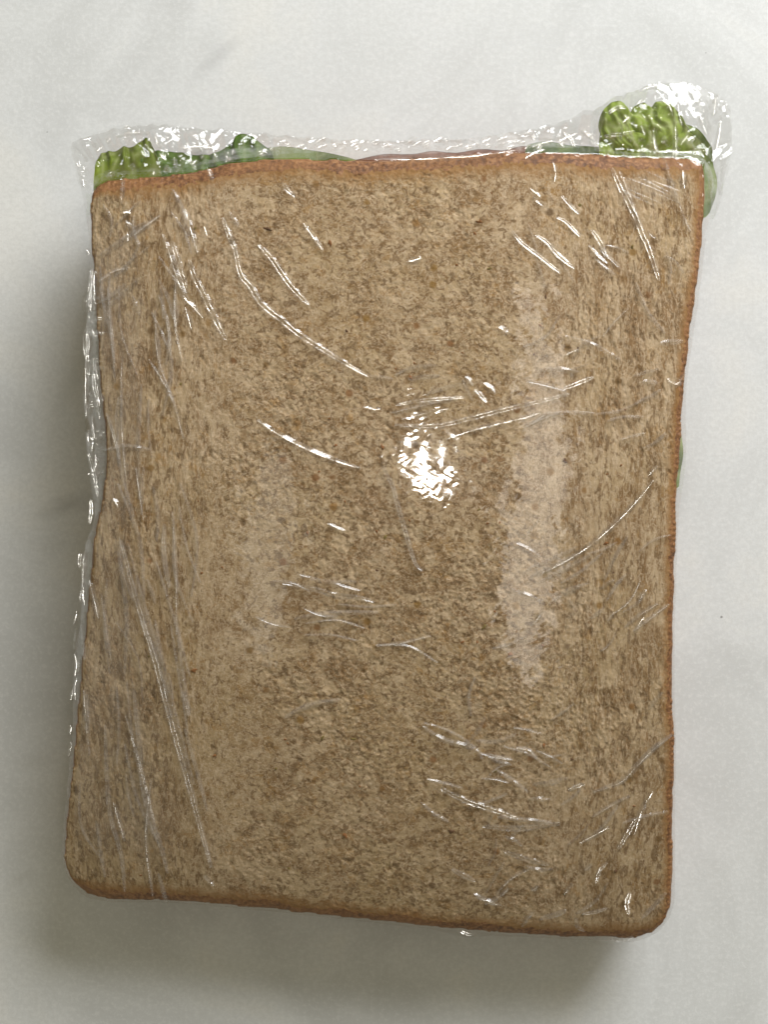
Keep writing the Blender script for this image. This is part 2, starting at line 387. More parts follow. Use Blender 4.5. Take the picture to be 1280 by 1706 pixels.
# ------------------------------------------------------------------ crumb relief: pores stamped on a raster
RS = 0.12; RX0, RY0 = -60.0, -78.0
RNX, RNY = int(120/RS), int(144/RS)
HF = np.zeros((RNY, RNX))
def fft_noise(sx, sy, seed):
    g = np.random.default_rng(seed).standard_normal((RNY, RNX))
    fx = np.fft.fftfreq(RNX, RS)[None]; fy = np.fft.fftfreq(RNY, RS)[:, None]
    k = np.exp(-2*np.pi**2*((fx*sx)**2 + (fy*sy)**2))
    r = np.fft.ifft2(np.fft.fft2(g)*k).real
    return r/r.std()
def side_weight(x):                      # 1 near the two long sides, where the crumb is drawn out lengthwise
    return smooth(-20, -38, x) + smooth(26, 40, x)
def stamp(n, lo, hi, depth, seed):
    r = np.random.default_rng(seed)
    cx = r.uniform(-58, 58, n); cy = r.uniform(-77, 65, n)
    a = lo*(hi/lo)**(r.random(n)**1.7)
    sw = side_weight(cx)
    asp = 1.15 + r.random(n)*0.7 + sw*(0.6 + 1.3*r.random(n))
    ang = np.where(r.random(n) < 0.25 + 0.7*sw, np.pi/2 + r.normal(0, 0.28, n), r.uniform(0, np.pi, n))
    dep = depth*(0.4 + 0.9*r.random(n))*(a/hi)**0.55
    for i in range(n):
        A = a[i]*math.sqrt(asp[i]); B = a[i]/math.sqrt(asp[i])
        ix = int((cx[i]-RX0)/RS); iy = int((cy[i]-RY0)/RS); w = int(A/RS)+2
        x0, x1, y0, y1 = max(ix-w, 0), min(ix+w+1, RNX), max(iy-w, 0), min(iy+w+1, RNY)
        if x1 <= x0 or y1 <= y0: continue
        X = (np.arange(x0, x1)-ix)[None]*RS; Y = (np.arange(y0, y1)-iy)[:, None]*RS
        c, s = math.cos(ang[i]), math.sin(ang[i])
        rr = ((X*c+Y*s)/A)**2 + ((-X*s+Y*c)/B)**2
        prof = -dep[i]*np.clip(1-rr, 0, 1)**0.8
        np.minimum(HF[y0:y1, x0:x1], prof, out=HF[y0:y1, x0:x1])
stamp(22000, 0.16, 0.48, 0.60, 1)
stamp(3000, 0.35, 0.85, 0.90, 2)
stamp(420, 0.7, 1.5, 0.9, 3)
xs = RX0 + np.arange(RNX)*RS
sw = side_weight(xs)[None]
fib = (1-sw)*fft_noise(0.28, 0.22, 5) + sw*fft_noise(0.17, 0.55, 6)
HF += 0.12*fib + 0.09*fft_noise(0.12, 0.12, 7) + 0.12*fft_noise(0.8, 0.9, 8)
web = 1 - np.abs((1-sw)*fft_noise(0.42, 0.42, 9) + sw*fft_noise(0.25, 0.8, 10))
HF += 0.11*np.clip(web, -1, 1)
# torn, coarser patches of crumb
HF *= 0.15*(1 + 0.4*fft_noise(4, 5, 11)).clip(0.35, 1.9)
HFMAX = np.percentile(HF, 99.5)
HF = np.minimum(HF, HFMAX) - HFMAX
def crumb_h(x, y): return bil(HF, x, y, RX0, RY0, RS)

def toast_amount(x, y):
    d = -sdf(x, y); w = rimw(x, y)
    n = 0.6*perlin(x/1.7, y/1.7, 21) + 0.6*perlin(x/0.55, y/0.55, 22) + 0.8*perlin(x/9, y/9, 23)
    return d / w + n*0.7          # 0 at the rim, 1 where the crust ends

# ------------------------------------------------------------------ sandwich
sandwich = empty('sandwich')
sandwich['label'] = 'wholemeal bread sandwich with green lettuce showing along its top edge'
sandwich['category'] = 'sandwich'

def bread_slice(outl, normals, corners, z_of, thick, nu, nv, detail, tag):
    e = empty('bread_slice', sandwich); e['label'] = tag
    xy = coons(*split4(outl, corners), nu, nv)
    x, y = xy[..., 0], xy[..., 1]
    z = z_of(x, y)
    ta = toast_amount(x, y) if detail else np.full(x.shape, 2.0)
    soft = smooth(0.75, 1.35, ta)
    if detail:
        z = z + crumb_h(x, y)*(0.5 + 0.5*soft) * smooth(-0.1, 0.9, -sdf(x, y))
    verts = np.stack([x, y, z], -1).reshape(-1, 3)
    faces = grid_faces(nv, nu)
    fa = ta.ravel()[faces].mean(1)
    is_crust = fa < 1.0
    nb = len(verts)
    # side of the slice: rings from the rim down and back under
    rim_idx = np.concatenate([np.arange(nu-1), (np.arange(nv-1)*nu + nu-1), (nv-1)*nu + np.arange(nu-1, 0, -1), np.arange(nv-1, 0, -1)*nu])
    rim = verts[rim_idx]; m = len(rim)
    tn = np.roll(rim[:, :2], -1, 0) - np.roll(rim[:, :2], 1, 0)
    tn = np.stack([tn[:, 1], -tn[:, 0]], 1)
    tn /= np.maximum(np.linalg.norm(tn, axis=1), 1e-9)[:, None]
    if np.mean((tn*(rim[:, :2]-rim[:, :2].mean(0))).sum(1)) < 0: tn = -tn
    rings = []
    arc = np.cumsum(np.linalg.norm(rim[:, :2]-np.roll(rim[:, :2], 1, 0), axis=1))
    for o, dz in ((0.12, -0.25), (0.25, -0.8), (0.35, -2), (0.3, -3.5), (0.1, -5.5), (0.25, -7.5), (0.15, -thick+1.2), (-0.3, -thick+0.4), (-1.2, -thick)):
        r = rim.copy(); w = o + 0.12*perlin(arc/1.6, arc*0+dz, 5)
        r[:, :2] += tn*w[:, None]; r[:, 2] += dz; rings.append(r)
    sv = np.vstack(rings); idx = np.arange(m); nxt = (idx+1) % m
    sf = [np.stack([rim_idx[idx], rim_idx[nxt], nb+nxt, nb+idx], 1)]
    for k in range(len(rings)-1):
        a = nb + k*m
        sf.append(np.stack([a+idx, a+nxt, a+m+nxt, a+m+idx], 1))
    allv = np.vstack([verts, sv])
    cf = np.vstack([faces[is_crust]] + sf)
    v2, f2, _ = compact(allv, cf)
    link('crust', make_mesh('crust', v2, f2), M_CRUST, e)
    v3, f3, used = compact(verts, faces[~is_crust])
    me = make_mesh('crumb', v3, f3)
    gy_ = smooth(2.6, 0.9, ta.ravel()[used]) * 0.85
    attr(me, 'toast', gy_); link('crumb', me, M_CRUMB, e)
    # underside
    xyb = coons(*split4(outl, corners), 40, 50); xc = xyb.reshape(-1, 2).mean(0)
    xb = xc + (xyb - xc)*0.978
    zb = z_of(xb[..., 0]*0.9, xb[..., 1]*0.9)*0 + (np.median(rim[:, 2]) - thick + 0.0)
    mb = make_mesh('crumb', np.stack([xb[..., 0], xb[..., 1], zb + 0.1*perlin(xb[..., 0]*2, xb[..., 1]*2)], -1).reshape(-1, 3), grid_faces(50, 40))
    attr(mb, 'toast', np.zeros(2000)); ob = link('crumb', mb, M_CRUMB, e)
    ob['label'] = 'underside of the bread slice'
    return e

top_slice = bread_slice(OUTL, nrm, CORN, ztop, 10.0, 700, 880, True, 'upper wholemeal slice pressed against the clear film')
low = OUTL*0.972 + np.array([-0.6, 0.8]); cl = CORN*0.972 + np.array([-0.6, 0.8])
bread_slice(low, nrm, cl, lambda x, y: 10.8 + 0.25*perlin(x/9, y/9, 31), 9.9, 120, 150, False, 'lower wholemeal slice resting on the countertop')

# bran flecks set in the crumb
def fleck_mesh(seed):
    r = np.random.default_rng(seed); n = 9; v = []; f = []
    rad = 1 + 0.5*r.standard_normal(n).clip(-1, 1)
    for k, (s, z) in enumerate(((1.0, -0.16), (0.92, 0.05), (0.5, 0.14))):
        for i in range(n):
            a = 2*math.pi*i/n; v.append((rad[i]*s*math.cos(a), rad[i]*s*math.sin(a)*0.62, z + 0.04*r.standard_normal()))
    for k in range(2):
        for i in range(n): f.append((k*n+i, k*n+(i+1) % n, (k+1)*n+(i+1) % n, (k+1)*n+i))
    v.append((0, 0, 0.15)); c = len(v)-1
    f += [(2*n+i, 2*n+(i+1) % n, c, c) for i in range(n)]
    me = bpy.data.meshes.new('bran_fleck')
    me.from_pydata([tuple(np.array(p)*MM) for p in v], [], [q_ if q_[2] != q_[3] else q_[:3] for q_ in f]); me.update()
    me.polygons.foreach_set('use_smooth', [True]*len(me.polygons)); return me
flecks = []
for k, mt in enumerate(M_BRAN):
    for s in range(2):
        me = fleck_mesh(40 + k*2 + s); me.materials.append(mt); flecks.append(me)
FL = [(549,697,0),(812,872,0),(833,870,0),(637,745,0),(628,885,0),(575,835,0),(330,835,0),(795,1070,0),(770,1070,0),(690,605,0),(335,955,0),(300,640,2),(815,447,2),(325,380,2),(1055,412,2),
      (560,742,0),(512,888,0),(370,945,0),(1010,905,0),(1012,790,0),(905,1075,0),(575,1390,0),(600,1310,0),(460,1280,2),(800,340,0),(800,370,0),(890,590,1),(655,1065,1)]
rf = np.random.default_rng(5)
for i in range(44):
    FL.append((rf.uniform(190, 1080), rf.uniform(320, 1460), int(rf.choice([0, 0, 1, 2]))))
for i, (px, py, k) in enumerate(FL):
    x, y = PD(px, py)[:2]
    o = link('bran_fleck', flecks[k*2 + i % 2], None, top_slice)
    z = float(ztop(np.array([x]), np.array([y]))[0] + crumb_h(np.array([x]), np.array([y]))[0])
    s = 0.30 + 0.42*rf.random()**2
    o.location = (x*MM, y*MM, (z + 0.02)*MM); o.rotation_euler = (0.2*rf.normal(), 0.2*rf.normal(), rf.uniform(0, 6.28)); o.scale = (s, s, s)

# ------------------------------------------------------------------ lettuce
def leaf(top, right, bottom, left, zf, mat, label, z_ref, nu=90, nv=60):
    xy = coons(*[catmull(px_poly(c, z_ref), False, 10) for c in (top, right, bottom, left)], nu, nv)
    x, y = xy[..., 0], xy[..., 1]
    u, v = np.meshgrid(np.linspace(0, 1, nu), np.linspace(0, 1, nv))
    z = zf(x, y, u, v)
    up = np.stack([x, y, z], -1).reshape(-1, 3); dn = up.copy(); dn[:, 2] -= 0.35
    f = grid_faces(nv, nu); n = len(up)
    r = np.concatenate([np.arange(nu-1), (np.arange(nv-1)*nu+nu-1), (nv-1)*nu+np.arange(nu-1, 0, -1), np.arange(nv-1, 0, -1)*nu])
    rim = np.stack([r, n+r, n+np.roll(r, -1), np.roll(r, -1)], 1)
    o = link('lettuce_leaf', make_mesh('lettuce_leaf', np.vstack([up, dn]), np.vstack([f, f[:, ::-1]+n, rim])), mat, sandwich)
    o['label'] = label; return o
def dome(x, y, px, py, rx, ry, h, z=26):
    c = P(px, py, z); r = ((x-c[0])/(rx*K))**2 + ((y-c[1])/(ry*K))**2
    return h*np.clip(1-r, 0, None)**0.9
# upper left: bright folded leaf, then a darker one with a peak
leaf([(158,258),(170,250),(188,249),(204,243),(220,243),(231,232),(240,226),(247,231),(252,244)], [(252,244),(264,270),(272,330)], [(272,330),(210,345),(152,345)], [(152,345),(155,300),(158,256)],
     lambda x, y, u, v: 23.0 + 1.5*np.abs(np.sin(3.2*u+3.6*v)) + 0.5*perlin(x/5, y/4, 51) - 1.0*smooth(0.25, 0.0, v) + 0.5*np.sin(34*u + 5*perlin(x/3, y/3, 50))*smooth(0.5, 0.05, v),
     M_LET1, 'bright green lettuce leaf folded at the corner', 25)
leaf([(225,258),(270,250),(330,254),(372,246),(402,222),(428,232),(452,250)], [(452,250),(460,290),(450,330)], [(450,330),(340,335),(232,345)], [(232,345),(222,300),(225,258)],
     lambda x, y, u, v: 21.8 + 1.0*np.sin(10*u+2*v) + 0.6*perlin(x/5, y/5, 52) + 0.55*np.sin(46*u + 5*perlin(x/3, y/3, 49))*smooth(0.6, 0.05, v),
     M_LET2, 'darker green lettuce leaf rising to a small peak', 23)
leaf([(438,250),(470,247),(510,249),(550,256),(600,270)], [(600,268),(606,295),(600,320)], [(600,320),(520,325),(430,330)], [(430,330),(430,290),(438,246)],
     lambda x, y, u, v: 20.0 + 0.8*np.sin(9*u) + 0.5*perlin(x/4, y/4, 53), M_LET3, 'pale lettuce edge under cloudy film', 21)
# upper right: puffy curled leaf
def puffy(x, y, u, v):               # fan of soft folds spreading from the base of the leaf
    b = P(1082, 330, 25); th = np.arctan2(x-b[0], y-b[1]); r = np.hypot(x-b[0], y-b[1])
    th = th + 0.25*perlin(x/4, y/4, 54)
    fold = np.abs(np.sin(th*6.2 + 0.5))
    z = 21.0 + 1.4*fold**0.6*smooth(3, 12, r) + 0.9*perlin(x/5, y/5, 57) + 0.32*np.sin(58*u + 6*perlin(x/3, y/3, 48))*smooth(0.7, 0.05, v) - 2.2*smooth(0.16, 0.0, v)*(1-fold) - 1.6*smooth(0.10, 0.0, v)
    return z + 0.5*np.abs(perlin(th*14, r/3.0, 55)) + 0.25*perlin(x/1.2, y/1.2, 56)
leaf([(1004,212),(1005,190),(1014,174),(1030,164),(1046,166),(1058,176),(1066,166),(1082,162),(1092,170),(1100,162),(1116,162),(1126,174),(1130,196)], [(1130,196),(1150,206),(1164,224),(1184,244),(1172,300)], [(1172,300),(1090,310),(1008,300)], [(1008,300),(1002,255),(1006,205)],
     puffy, M_LET4, 'puffy curled lettuce leaf bulging out at the upper corner', 25, 130, 110)
leaf([(1120,200),(1160,215),(1188,245)], [(1188,245),(1196,300),(1186,352)], [(1186,352),(1172,362),(1150,340)], [(1150,340),(1130,280),(1120,200)],
     lambda x, y, u, v: 19.5 + 1.2*np.sin(7*v+3*u) + 0.6*perlin(x/3, y/3, 56), M_LET3, 'pale lettuce strip hanging past the corner of the bread', 20)
leaf([(880,240),(920,236),(1000,246)], [(1000,246),(1010,280),(1000,310)], [(1000,310),(940,315),(870,310)], [(870,310),(870,275),(880,240)],
     lambda x, y, u, v: 20.5 + 0.7*np.sin(8*u) + 0.4*perlin(x/3, y/3, 57), M_LET2, 'dark lettuce edge behind the top crust', 21)
leaf([(1080,700),(1115,706),(1138,725)], [(1138,725),(1140,760),(1134,810)], [(1134,810),(1110,830),(1080,830)], [(1080,830),(1075,770),(1080,700)],
     lambda x, y, u, v: 19 + 0.6*np.sin(6*v) + 0.4*perlin(x/3, y/3, 58), M_LET3, 'sliver of pale lettuce beside the long crust', 20)
xyf = coons(*[catmull(px_poly(c_, 19), False, 10) for c_ in ([(560,276),(600,268),(640,260),(690,259),(720,254),(760,257),(800,250),(840,252),(870,245),(895,246),(912,236),(926,242),(940,258)], [(940,256),(950,300),(940,340)], [(940,340),(740,345),(560,340)], [(560,340),(555,300),(560,272)])], 120, 50)
uf = np.stack([xyf[..., 0], xyf[..., 1], 18.6 + 0.5*perlin(xyf[..., 0]/6, xyf[..., 1]/4, 44) + 0.15*perlin(xyf[..., 0]/1.2, xyf[..., 1]/1.2, 45)], -1).reshape(-1, 3)
df = uf.copy(); df[:, 2] -= 1.6; ff = grid_faces(50, 120); rr_ = np.concatenate([np.arange(119), np.arange(49)*120+119, 49*120+np.arange(119, 0, -1), np.arange(49, 0, -1)*120])
link('filling_slice', make_mesh('filling_slice', np.vstack([uf, df]), np.vstack([ff, ff[:, ::-1]+6000, np.stack([rr_, 6000+rr_, 6000+np.roll(rr_, -1), np.roll(rr_, -1)], 1)])), plain('cured_filling', (0.34, 0.145, 0.08), 0.5), sandwich)['label'] = 'thin reddish filling edge peeping out behind the top crust'
# leaf filling the gap between the slices
leaf([(170,300),(640,300),(1150,300)], [(1150,300),(1090,850),(1090,1500)], [(1090,1500),(640,1480),(150,1450)], [(150,1450),(200,850),(170,300)],
     lambda x, y, u, v: 11.6 + 0.3*perlin(x/7, y/7, 59) + 0.3*perlin(x/3, y/3, 60), M_LET2, 'broad lettuce leaf between the two slices', 18, 120, 150)

# ------------------------------------------------------------------ plastic wrap
wrap = empty('plastic_wrap')
wrap['label'] = 'clear glossy plastic film stretched round the sandwich with crumpled corners'
wrap['category'] = 'plastic wrap'

FILM_PX = [(112,238),(135,222),(175,212),(225,203),(285,204),(350,208),(430,215),(520,222),(620,228),(720,228),(800,222),(870,212),(930,200),(985,182),(1030,162),(1070,148),(1110,140),(1150,142),(1190,150),
 (1216,168),(1223,200),(1222,250),(1212,290),(1206,330),(1192,362),(1180,400),(1174,450),(1162,540),(1152,600),(1146,660),(1148,720),(1146,790),(1134,860),(1130,950),(1127,1050),(1127,1150),(1129,1240),(1128,1340),
 (1128,1440),(1127,1505),(1116,1540),(1092,1562),(1055,1576),(1010,1573),(920,1567),(830,1564),(775,1570),(720,1552),(640,1543),(540,1531),(440,1521),(340,1511),(260,1506),(190,1506),(142,1500),(116,1480),(101,1440),(100,1410),
 (106,1340),(110,1290),(118,1210),(116,1150),(118,1090),(128,1040),(130,960),(136,910),(152,870),(152,810),(138,770),(132,730),(133,640),(134,560),(140,500),(146,450),(146,400),(140,350),(130,310),(122,275)]
def film_ref(x, y): return 25.0 if y < 380 else PD(x, y)[2] - 1.5
FO = resample(catmull(np.array([P(x, y, film_ref(x, y)) for x, y in FILM_PX])), 1600, True)
rag = smooth(58, 66, FO[:, 1])*(np.abs(perlin(np.arange(1600)*0.33/3.0, np.zeros(1600)+0.7, 61)) - 0.3) * 1.6
FO[:, 1] += rag; FO[:, 0] += 0.5*rag*np.sign(FO[:, 0])*smooth(40, 60, np.abs(FO[:, 0]))
fc = np.array([P(x, y, film_ref(x, y)) for x, y in [(112,238),(1218,168),(1116,1540),(116,1480)]])
def crumple(x, y, seed, big=7.0):
    z = 0
    for k, (s, a) in enumerate(((big, 1.0), (big/2.3, 0.30), (big/5, 0.04))):
        wx = x + 0.6*s*perlin(x/s*0.8, y/s*0.8, seed+30+k)
        z = z + a*(1 - 2.6*np.abs(perlin(wx/s, y/s, seed+k)))
    return z
def film_fall(x, y):
    """how far the film has sunk at the end of its overhang: little over the lettuce corners, much along the clean sides"""
    tr = P(1110, 200, 28); tl = P(200, 240, 28)
    a = np.exp(-(((x-tr[0])/16)**2 + ((y-tr[1])/13)**2)); b = np.exp(-(((x-tl[0])/22)**2 + ((y-tl[1])/8)**2))
    return 9.5 - 7.7*a - 4.5*b, a, b
def film_z(x, y, lift=0.0, amp=1.0, seed=70):
    sd = sdf(x, y); so = np.maximum(sd, 0)
    inside = smooth(0.2, -1.5, sd)
    wave = 0.030*perlin(x/8, y/10, seed) + 0.022*perlin(x/3, y/2.4, seed+1) + 0.020*np.abs(perlin((x+0.4*y)/2.6, (y-0.4*x)/0.85, seed+2))*(0.15 + 1.9*smooth(-0.15, 0.45, perlin(x/5, y/4, seed+7)))*(1 - 0.75*np.exp(-(((x-8)/4)**2 + ((y-9.5)/6)**2)))
    wave = wave + 0.026*np.exp(-(((x-10.5)/9)**2 + ((y-21)/5.5)**2))*perlin((y-0.22*x)/0.75, (x+0.22*y)/3.2, seed+3)
    wave = wave + 0.020*np.exp(-(((x-9)/7)**2 + ((y-8)/10)**2))*perlin((x+0.3*y)/1.7, (y-0.3*x)/0.6, seed+4)*smooth(-0.2, 0.3, perlin(x/3.5, y/3.0, seed+8))
    z = zflat(x, y) + 0.24 + lift + wave + 0.3*perlin(x/30, y/34, 3)*smooth(0, 8, -sd) 
    # fine stretch marks running across the flat in loose bands
    band = smooth(0.12, 0.35, perlin(x/16, y/16, seed+5))
    z = z + 0.022*band*np.abs(perlin((x*0.45+y*0.9)/0.9, (x*0.9-y*0.45)/9, seed+6))
    fall, ra, la = film_fall(x, y)
    z = z + 0.34*so*ra + 0.24*so*la + 0.30*(1-0.8*ra)*crumple(x, y, seed+40, 3.2)*smooth(0.3, 1.6, sd)
    z = z - fall*(1-np.exp(-so/(3.2 - 1.6*ra - 1.0*la))) + amp*0.5*crumple(x, y, seed+10)*smooth(0.6, 3.0, sd) 
    z = z + 0.05*crumple(x, y, seed+20, 3.5)*np.exp(-(sd/1.5)**2)
    return z
def film_sheet(name, xy, zf, mat, label=None, fade=None):
    nv, nu = xy.shape[:2]; x, y = xy[..., 0], xy[..., 1]
    me = make_mesh(name, np.stack([x, y, zf(x, y)], -1).reshape(-1, 3), grid_faces(nv, nu))
    attr(me, 'layer', np.ones(nu*nv) if fade is None else fade(nu, nv).ravel())
    o = link(name, me, mat, wrap)
    if label: o['label'] = label
    return o
NU, NV = 520, 660
xyF = coons(*split4(FO, fc), NU, NV)
film_sheet('cover_sheet', xyF, lambda x, y: film_z(x, y), M_FILM, 'tight clear sheet over the upper slice')
# skirt of the film from its outermost line down and under the sandwich
bx = np.concatenate([xyF[0, :-1], xyF[:-1, -1], xyF[-1, :0:-1], xyF[:0:-1, 0]])
bz = film_z(bx[:, 0], bx[:, 1]); mS = len(bx)
tn = np.roll(bx, -1, 0) - np.roll(bx, 1, 0); tn = np.stack([tn[:, 1], -tn[:, 0]], 1); tn /= np.maximum(np.linalg.norm(tn, axis=1), 1e-9)[:, None]
if np.mean((tn*(bx-bx.mean(0))).sum(1)) < 0: tn = -tn
for _ in range(30): tn = (np.roll(tn, 1, 0)+tn+np.roll(tn, -1, 0))/3
arc = np.cumsum(np.linalg.norm(bx-np.roll(bx, 1, 0), axis=1))
rings = [np.column_stack([bx, bz])]
for k in range(1, 13):
    t = k/12; ins = 0.4 - 6.5*t**1.4
    w = ins - 0.3 + 0.25*(1-2.4*np.abs(perlin(arc/6, arc*0+t*4, 90)))*np.sin(np.pi*min(t*1.1, 1))
    zz = bz*(1-t) + 0.5*t + 0.9*perlin(arc/4, arc*0+t*3, 91)*np.sin(np.pi*t)
    rings.append(np.column_stack([bx + tn*w[:, None], np.maximum(zz, 0.35)]))
for ins in (-14, -24):
    rings.append(np.column_stack([bx + tn*ins, np.full(mS, 0.4)]))
sv = np.vstack(rings); i = np.arange(mS); j = (i+1) % mS
sf = np.vstack([np.stack([k*mS+i, k*mS+j, (k+1)*mS+j, (k+1)*mS+i], 1) for k in range(len(rings)-1)])
sk = make_mesh('tucked_side', sv, sf); attr(sk, 'layer', np.ones(len(sv)))
link('tucked_side', sk, M_FILM, wrap)['label'] = 'film running down the sides and under the sandwich'

def patch(name, top, right, bottom, left, zf, mat, nu, nv, z_ref, label, fade=None):
    xy = coons(*[catmull(px_poly(c, z_ref), False, 10) for c in (top, right, bottom, left)], nu, nv)
    return film_sheet(name, xy, zf, mat, label, fade)
# crumpled spare film at the head end
patch('crumpled_corner', [(118,240),(160,214),(230,200),(300,205)], [(300,205),(312,250),(300,292)], [(300,292),(220,290),(150,318)], [(150,318),(124,300),(118,240)],
      lambda x, y: film_z(x, y, 0.5, 1.3, 110), M_FOLD, 200, 130, 25.5, 'crumpled film over the bright folded lettuce')
patch('crumpled_corner', [(985,188),(1040,158),(1110,140),(1190,150),(1222,175)], [(1222,175),(1222,260),(1200,330),(1186,352)], [(1186,352),(1176,300),(1150,262)], [(1150,262),(1070,256),(1000,248),(985,188)],
      lambda x, y: film_z(x, y, 0.6, 1.7, 130), M_FOLD, 230, 190, 25.5, 'crumpled film over the puffy lettuce corner')
patch('crumpled_corner', [(1110,150),(1160,146),(1216,172)], [(1216,172),(1218,240),(1190,330)], [(1190,330),(1176,290),(1140,235)], [(1140,235),(1115,200),(1110,150)],
      lambda x, y: film_z(x, y, 1.0, 1.6, 150), M_FOLD, 140, 170, 25.5, 'outer crease of spare film past the puffy lettuce')
patch('crumpled_edge', [(300,207),(420,216),(560,226),(720,230),(860,214),(985,186)], [(985,186),(1002,215),(1000,250)], [(1000,250),(860,246),(680,258),(520,256),(300,282)], [(300,282),(308,240),(300,207)],
      lambda x, y: film_z(x, y, 0.3, 1.1, 170), M_FOLD, 420, 70, 25.5, 'gathered film along the top crust')
patch('crumpled_edge', [(620,232),(740,230),(880,212),(960,200)], [(960,200),(975,225),(965,248)], [(965,248),(860,247),(740,256),(620,262)], [(620,262),(612,247),(620,232)],
      lambda x, y: film_z(x, y, -0.7, 1.3, 190), M_FOLD, 260, 60, 25.5, 'second layer of gathered film along the top crust')
# loose flaps down the long side
patch('side_flap', [(147,445),(154,442),(158,446)], [(158,446),(163,560),(168,650),(176,745),(172,800),(160,860)], [(160,860),(156,864),(152,860)], [(152,860),(138,790),(131,720),(132,620),(133,540),(147,445)],
      lambda x, y: film_z(x, y, 0.6, 1.2, 210), M_FOLD, 50, 330, 31, 'loose flap of film beside the long edge')
patch('side_flap', [(133,905),(142,900),(150,912)], [(150,912),(150,990),(136,1080),(126,1180)], [(126,1180),(122,1184),(117,1180)], [(117,1180),(116,1100),(127,1010),(133,905)],
      lambda x, y: film_z(x, y, 0.4, 1.1, 230), M_FOLD, 40, 240, 31, 'lower loose flap of film beside the long edge')
# doubled layer of film lying over the long edge of the upper slice
def fade_edges(wl, wr, wt, wb):
    def f(nu, nv):
        u, v = np.meshgrid(np.linspace(0, 1, nu), np.linspace(0, 1, nv))
        return smooth(0, wl, u)*smooth(0, wr, 1-u)*smooth(0, wt, v)*smooth(0, wb, 1-v)*(0.55+0.9*np.abs(perlin(u*9, v*5, 8))).clip(0, 1)
    return f
def veil_z(x, y):
    return film_z(x, y) + 0.16 + 0.10*np.abs(perlin((x+0.22*y)/1.1, (y-0.22*x)/16, 260)) + 0.05*perlin((x+0.22*y)/0.5, y/12, 261)
patch('doubled_film', [(152,332),(185,318),(228,322)], [(228,322),(262,480),(244,700),(236,900),(300,1180),(352,1440)], [(352,1440),(240,1478),(122,1466)], [(122,1466),(122,1330),(140,1130),(162,900),(180,770),(168,600),(152,332)],
      veil_z, M_VEIL, 170, 560, None, 'doubled film along the long edge with drawn streaks', fade_edges(0.01, 0.5, 0.12, 0.1))
patch('doubled_film', [(1040,280),(1100,282),(1150,300)], [(1150,300),(1148,330),(1140,352)], [(1140,352),(1080,345),(1030,330)], [(1030,330),(1026,305),(1040,280)],
      lambda x, y: film_z(x, y) + 0.15 + 0.12*np.abs(perlin((y+0.45*x)/1.2, (x-0.45*y)/14, 270)), M_VEIL, 150, 90, None, 'small doubled patch of film under the puffy lettuce', fade_edges(0.4, 0.4, 0.4, 0.4))

# ------------------------------------------------------------------ pleats: narrow standing folds of the film
CAM = np.array([0, 0, DC + ZT])
def half_vec(p, light):
    a = CAM - p; a /= np.linalg.norm(a, axis=1)[:, None]
    b = LIGHTS[light] - p; b /= np.linalg.norm(b, axis=1)[:, None]
    h = a + b; return h/np.linalg.norm(h, axis=1)[:, None]
rp = np.random.default_rng(11)
PLEATS = []
def pleat(pts, width=0.55, double=True, shine=1.0, light='ceiling_downlight', facet=0.20, lift=0.0, mat=None):
    c = catmull(px_poly(pts), False, 14)
    L = np.linalg.norm(np.diff(c, axis=0), axis=1).sum(); n = max(8, int(L/0.28)); c = resample(c, n)
    t = np.linspace(0, 1, n); s = t*L
    c = c + 0.05*np.stack([perlin(s/1.7, s*0, rp.integers(99)), perlin(s/1.7, s*0, rp.integers(99))], 1)
    d = np.gradient(c, axis=0); d /= np.linalg.norm(d, axis=1)[:, None]; nr = np.stack([-d[:, 1], d[:, 0]], 1)
    zb = film_z(c[:, 0], c[:, 1]) + lift
    width = width*1.15
    p3 = np.column_stack([c, zb]); h = half_vec(p3, light)
    if shine < 1:       # a fold that leans a little off the lamp's mirror line
        h = h + (1-shine)*0.16*np.array([rp.normal(), rp.normal(), 0]); h /= np.linalg.norm(h, axis=1)[:, None]
    sl = -(h[:, :2]*d).sum(1)/h[:, 2]; st = -(h[:, :2]*nr).sum(1)/h[:, 2] + 0.065*perlin(s/2.6, s*0, rp.integers(99))
    # crest rises along the fold with slope sl, settling back in short steps
    step = L/(n-1); mx = 0.6
    taper = np.sin(np.pi*np.clip(t, 0.0, 1))**0.45
    base = np.convolve(np.pad(zb, 4, mode='edge'), np.ones(9)/9, 'valid')
    rel = np.concatenate([[0], np.cumsum(0.5*(sl[1:]+sl[:-1])*step)]) - base
    rel = rel - rel.min() if rel.max()-rel.min() < mx else rel - np.floor(rel/mx)*mx
    crest = base + 0.06 + rel + 0.005*perlin(s/1.6, s*0, rp.integers(99))
    w = width*(0.35 + 0.65*taper)
    f = 0.38*facet*(0.15 + 0.85*taper)*(1 + 0.9*perlin(s/2.5, s*0, rp.integers(99))).clip(0.25, 2)
    cols = []
    def col(off, zz): cols.append(np.column_stack([c + nr*off[:, None], zz]))
    floor_ = zb - 0.12
    col(-w, floor_)
    if double:
        g = w*0.42
        col(-g-f/2, crest + st*(-f/2)); col(-g+f/2, crest + st*(f/2))
        col(w*0.0, crest - 0.07)
        col(g-f/2, crest + st*(-f/2)); col(g+f/2, crest + st*(f/2))
    else:
        col(-f/2, crest + st*(-f/2)); col(f/2, crest + st*(f/2))
    col(w, floor_)
    m = len(cols); v = np.stack(cols, 1).reshape(-1, 3)
    PLEATS.append((L*(1.0 if mat is None else 0.8), v, grid_faces(n, m), mat or M_PLEAT))

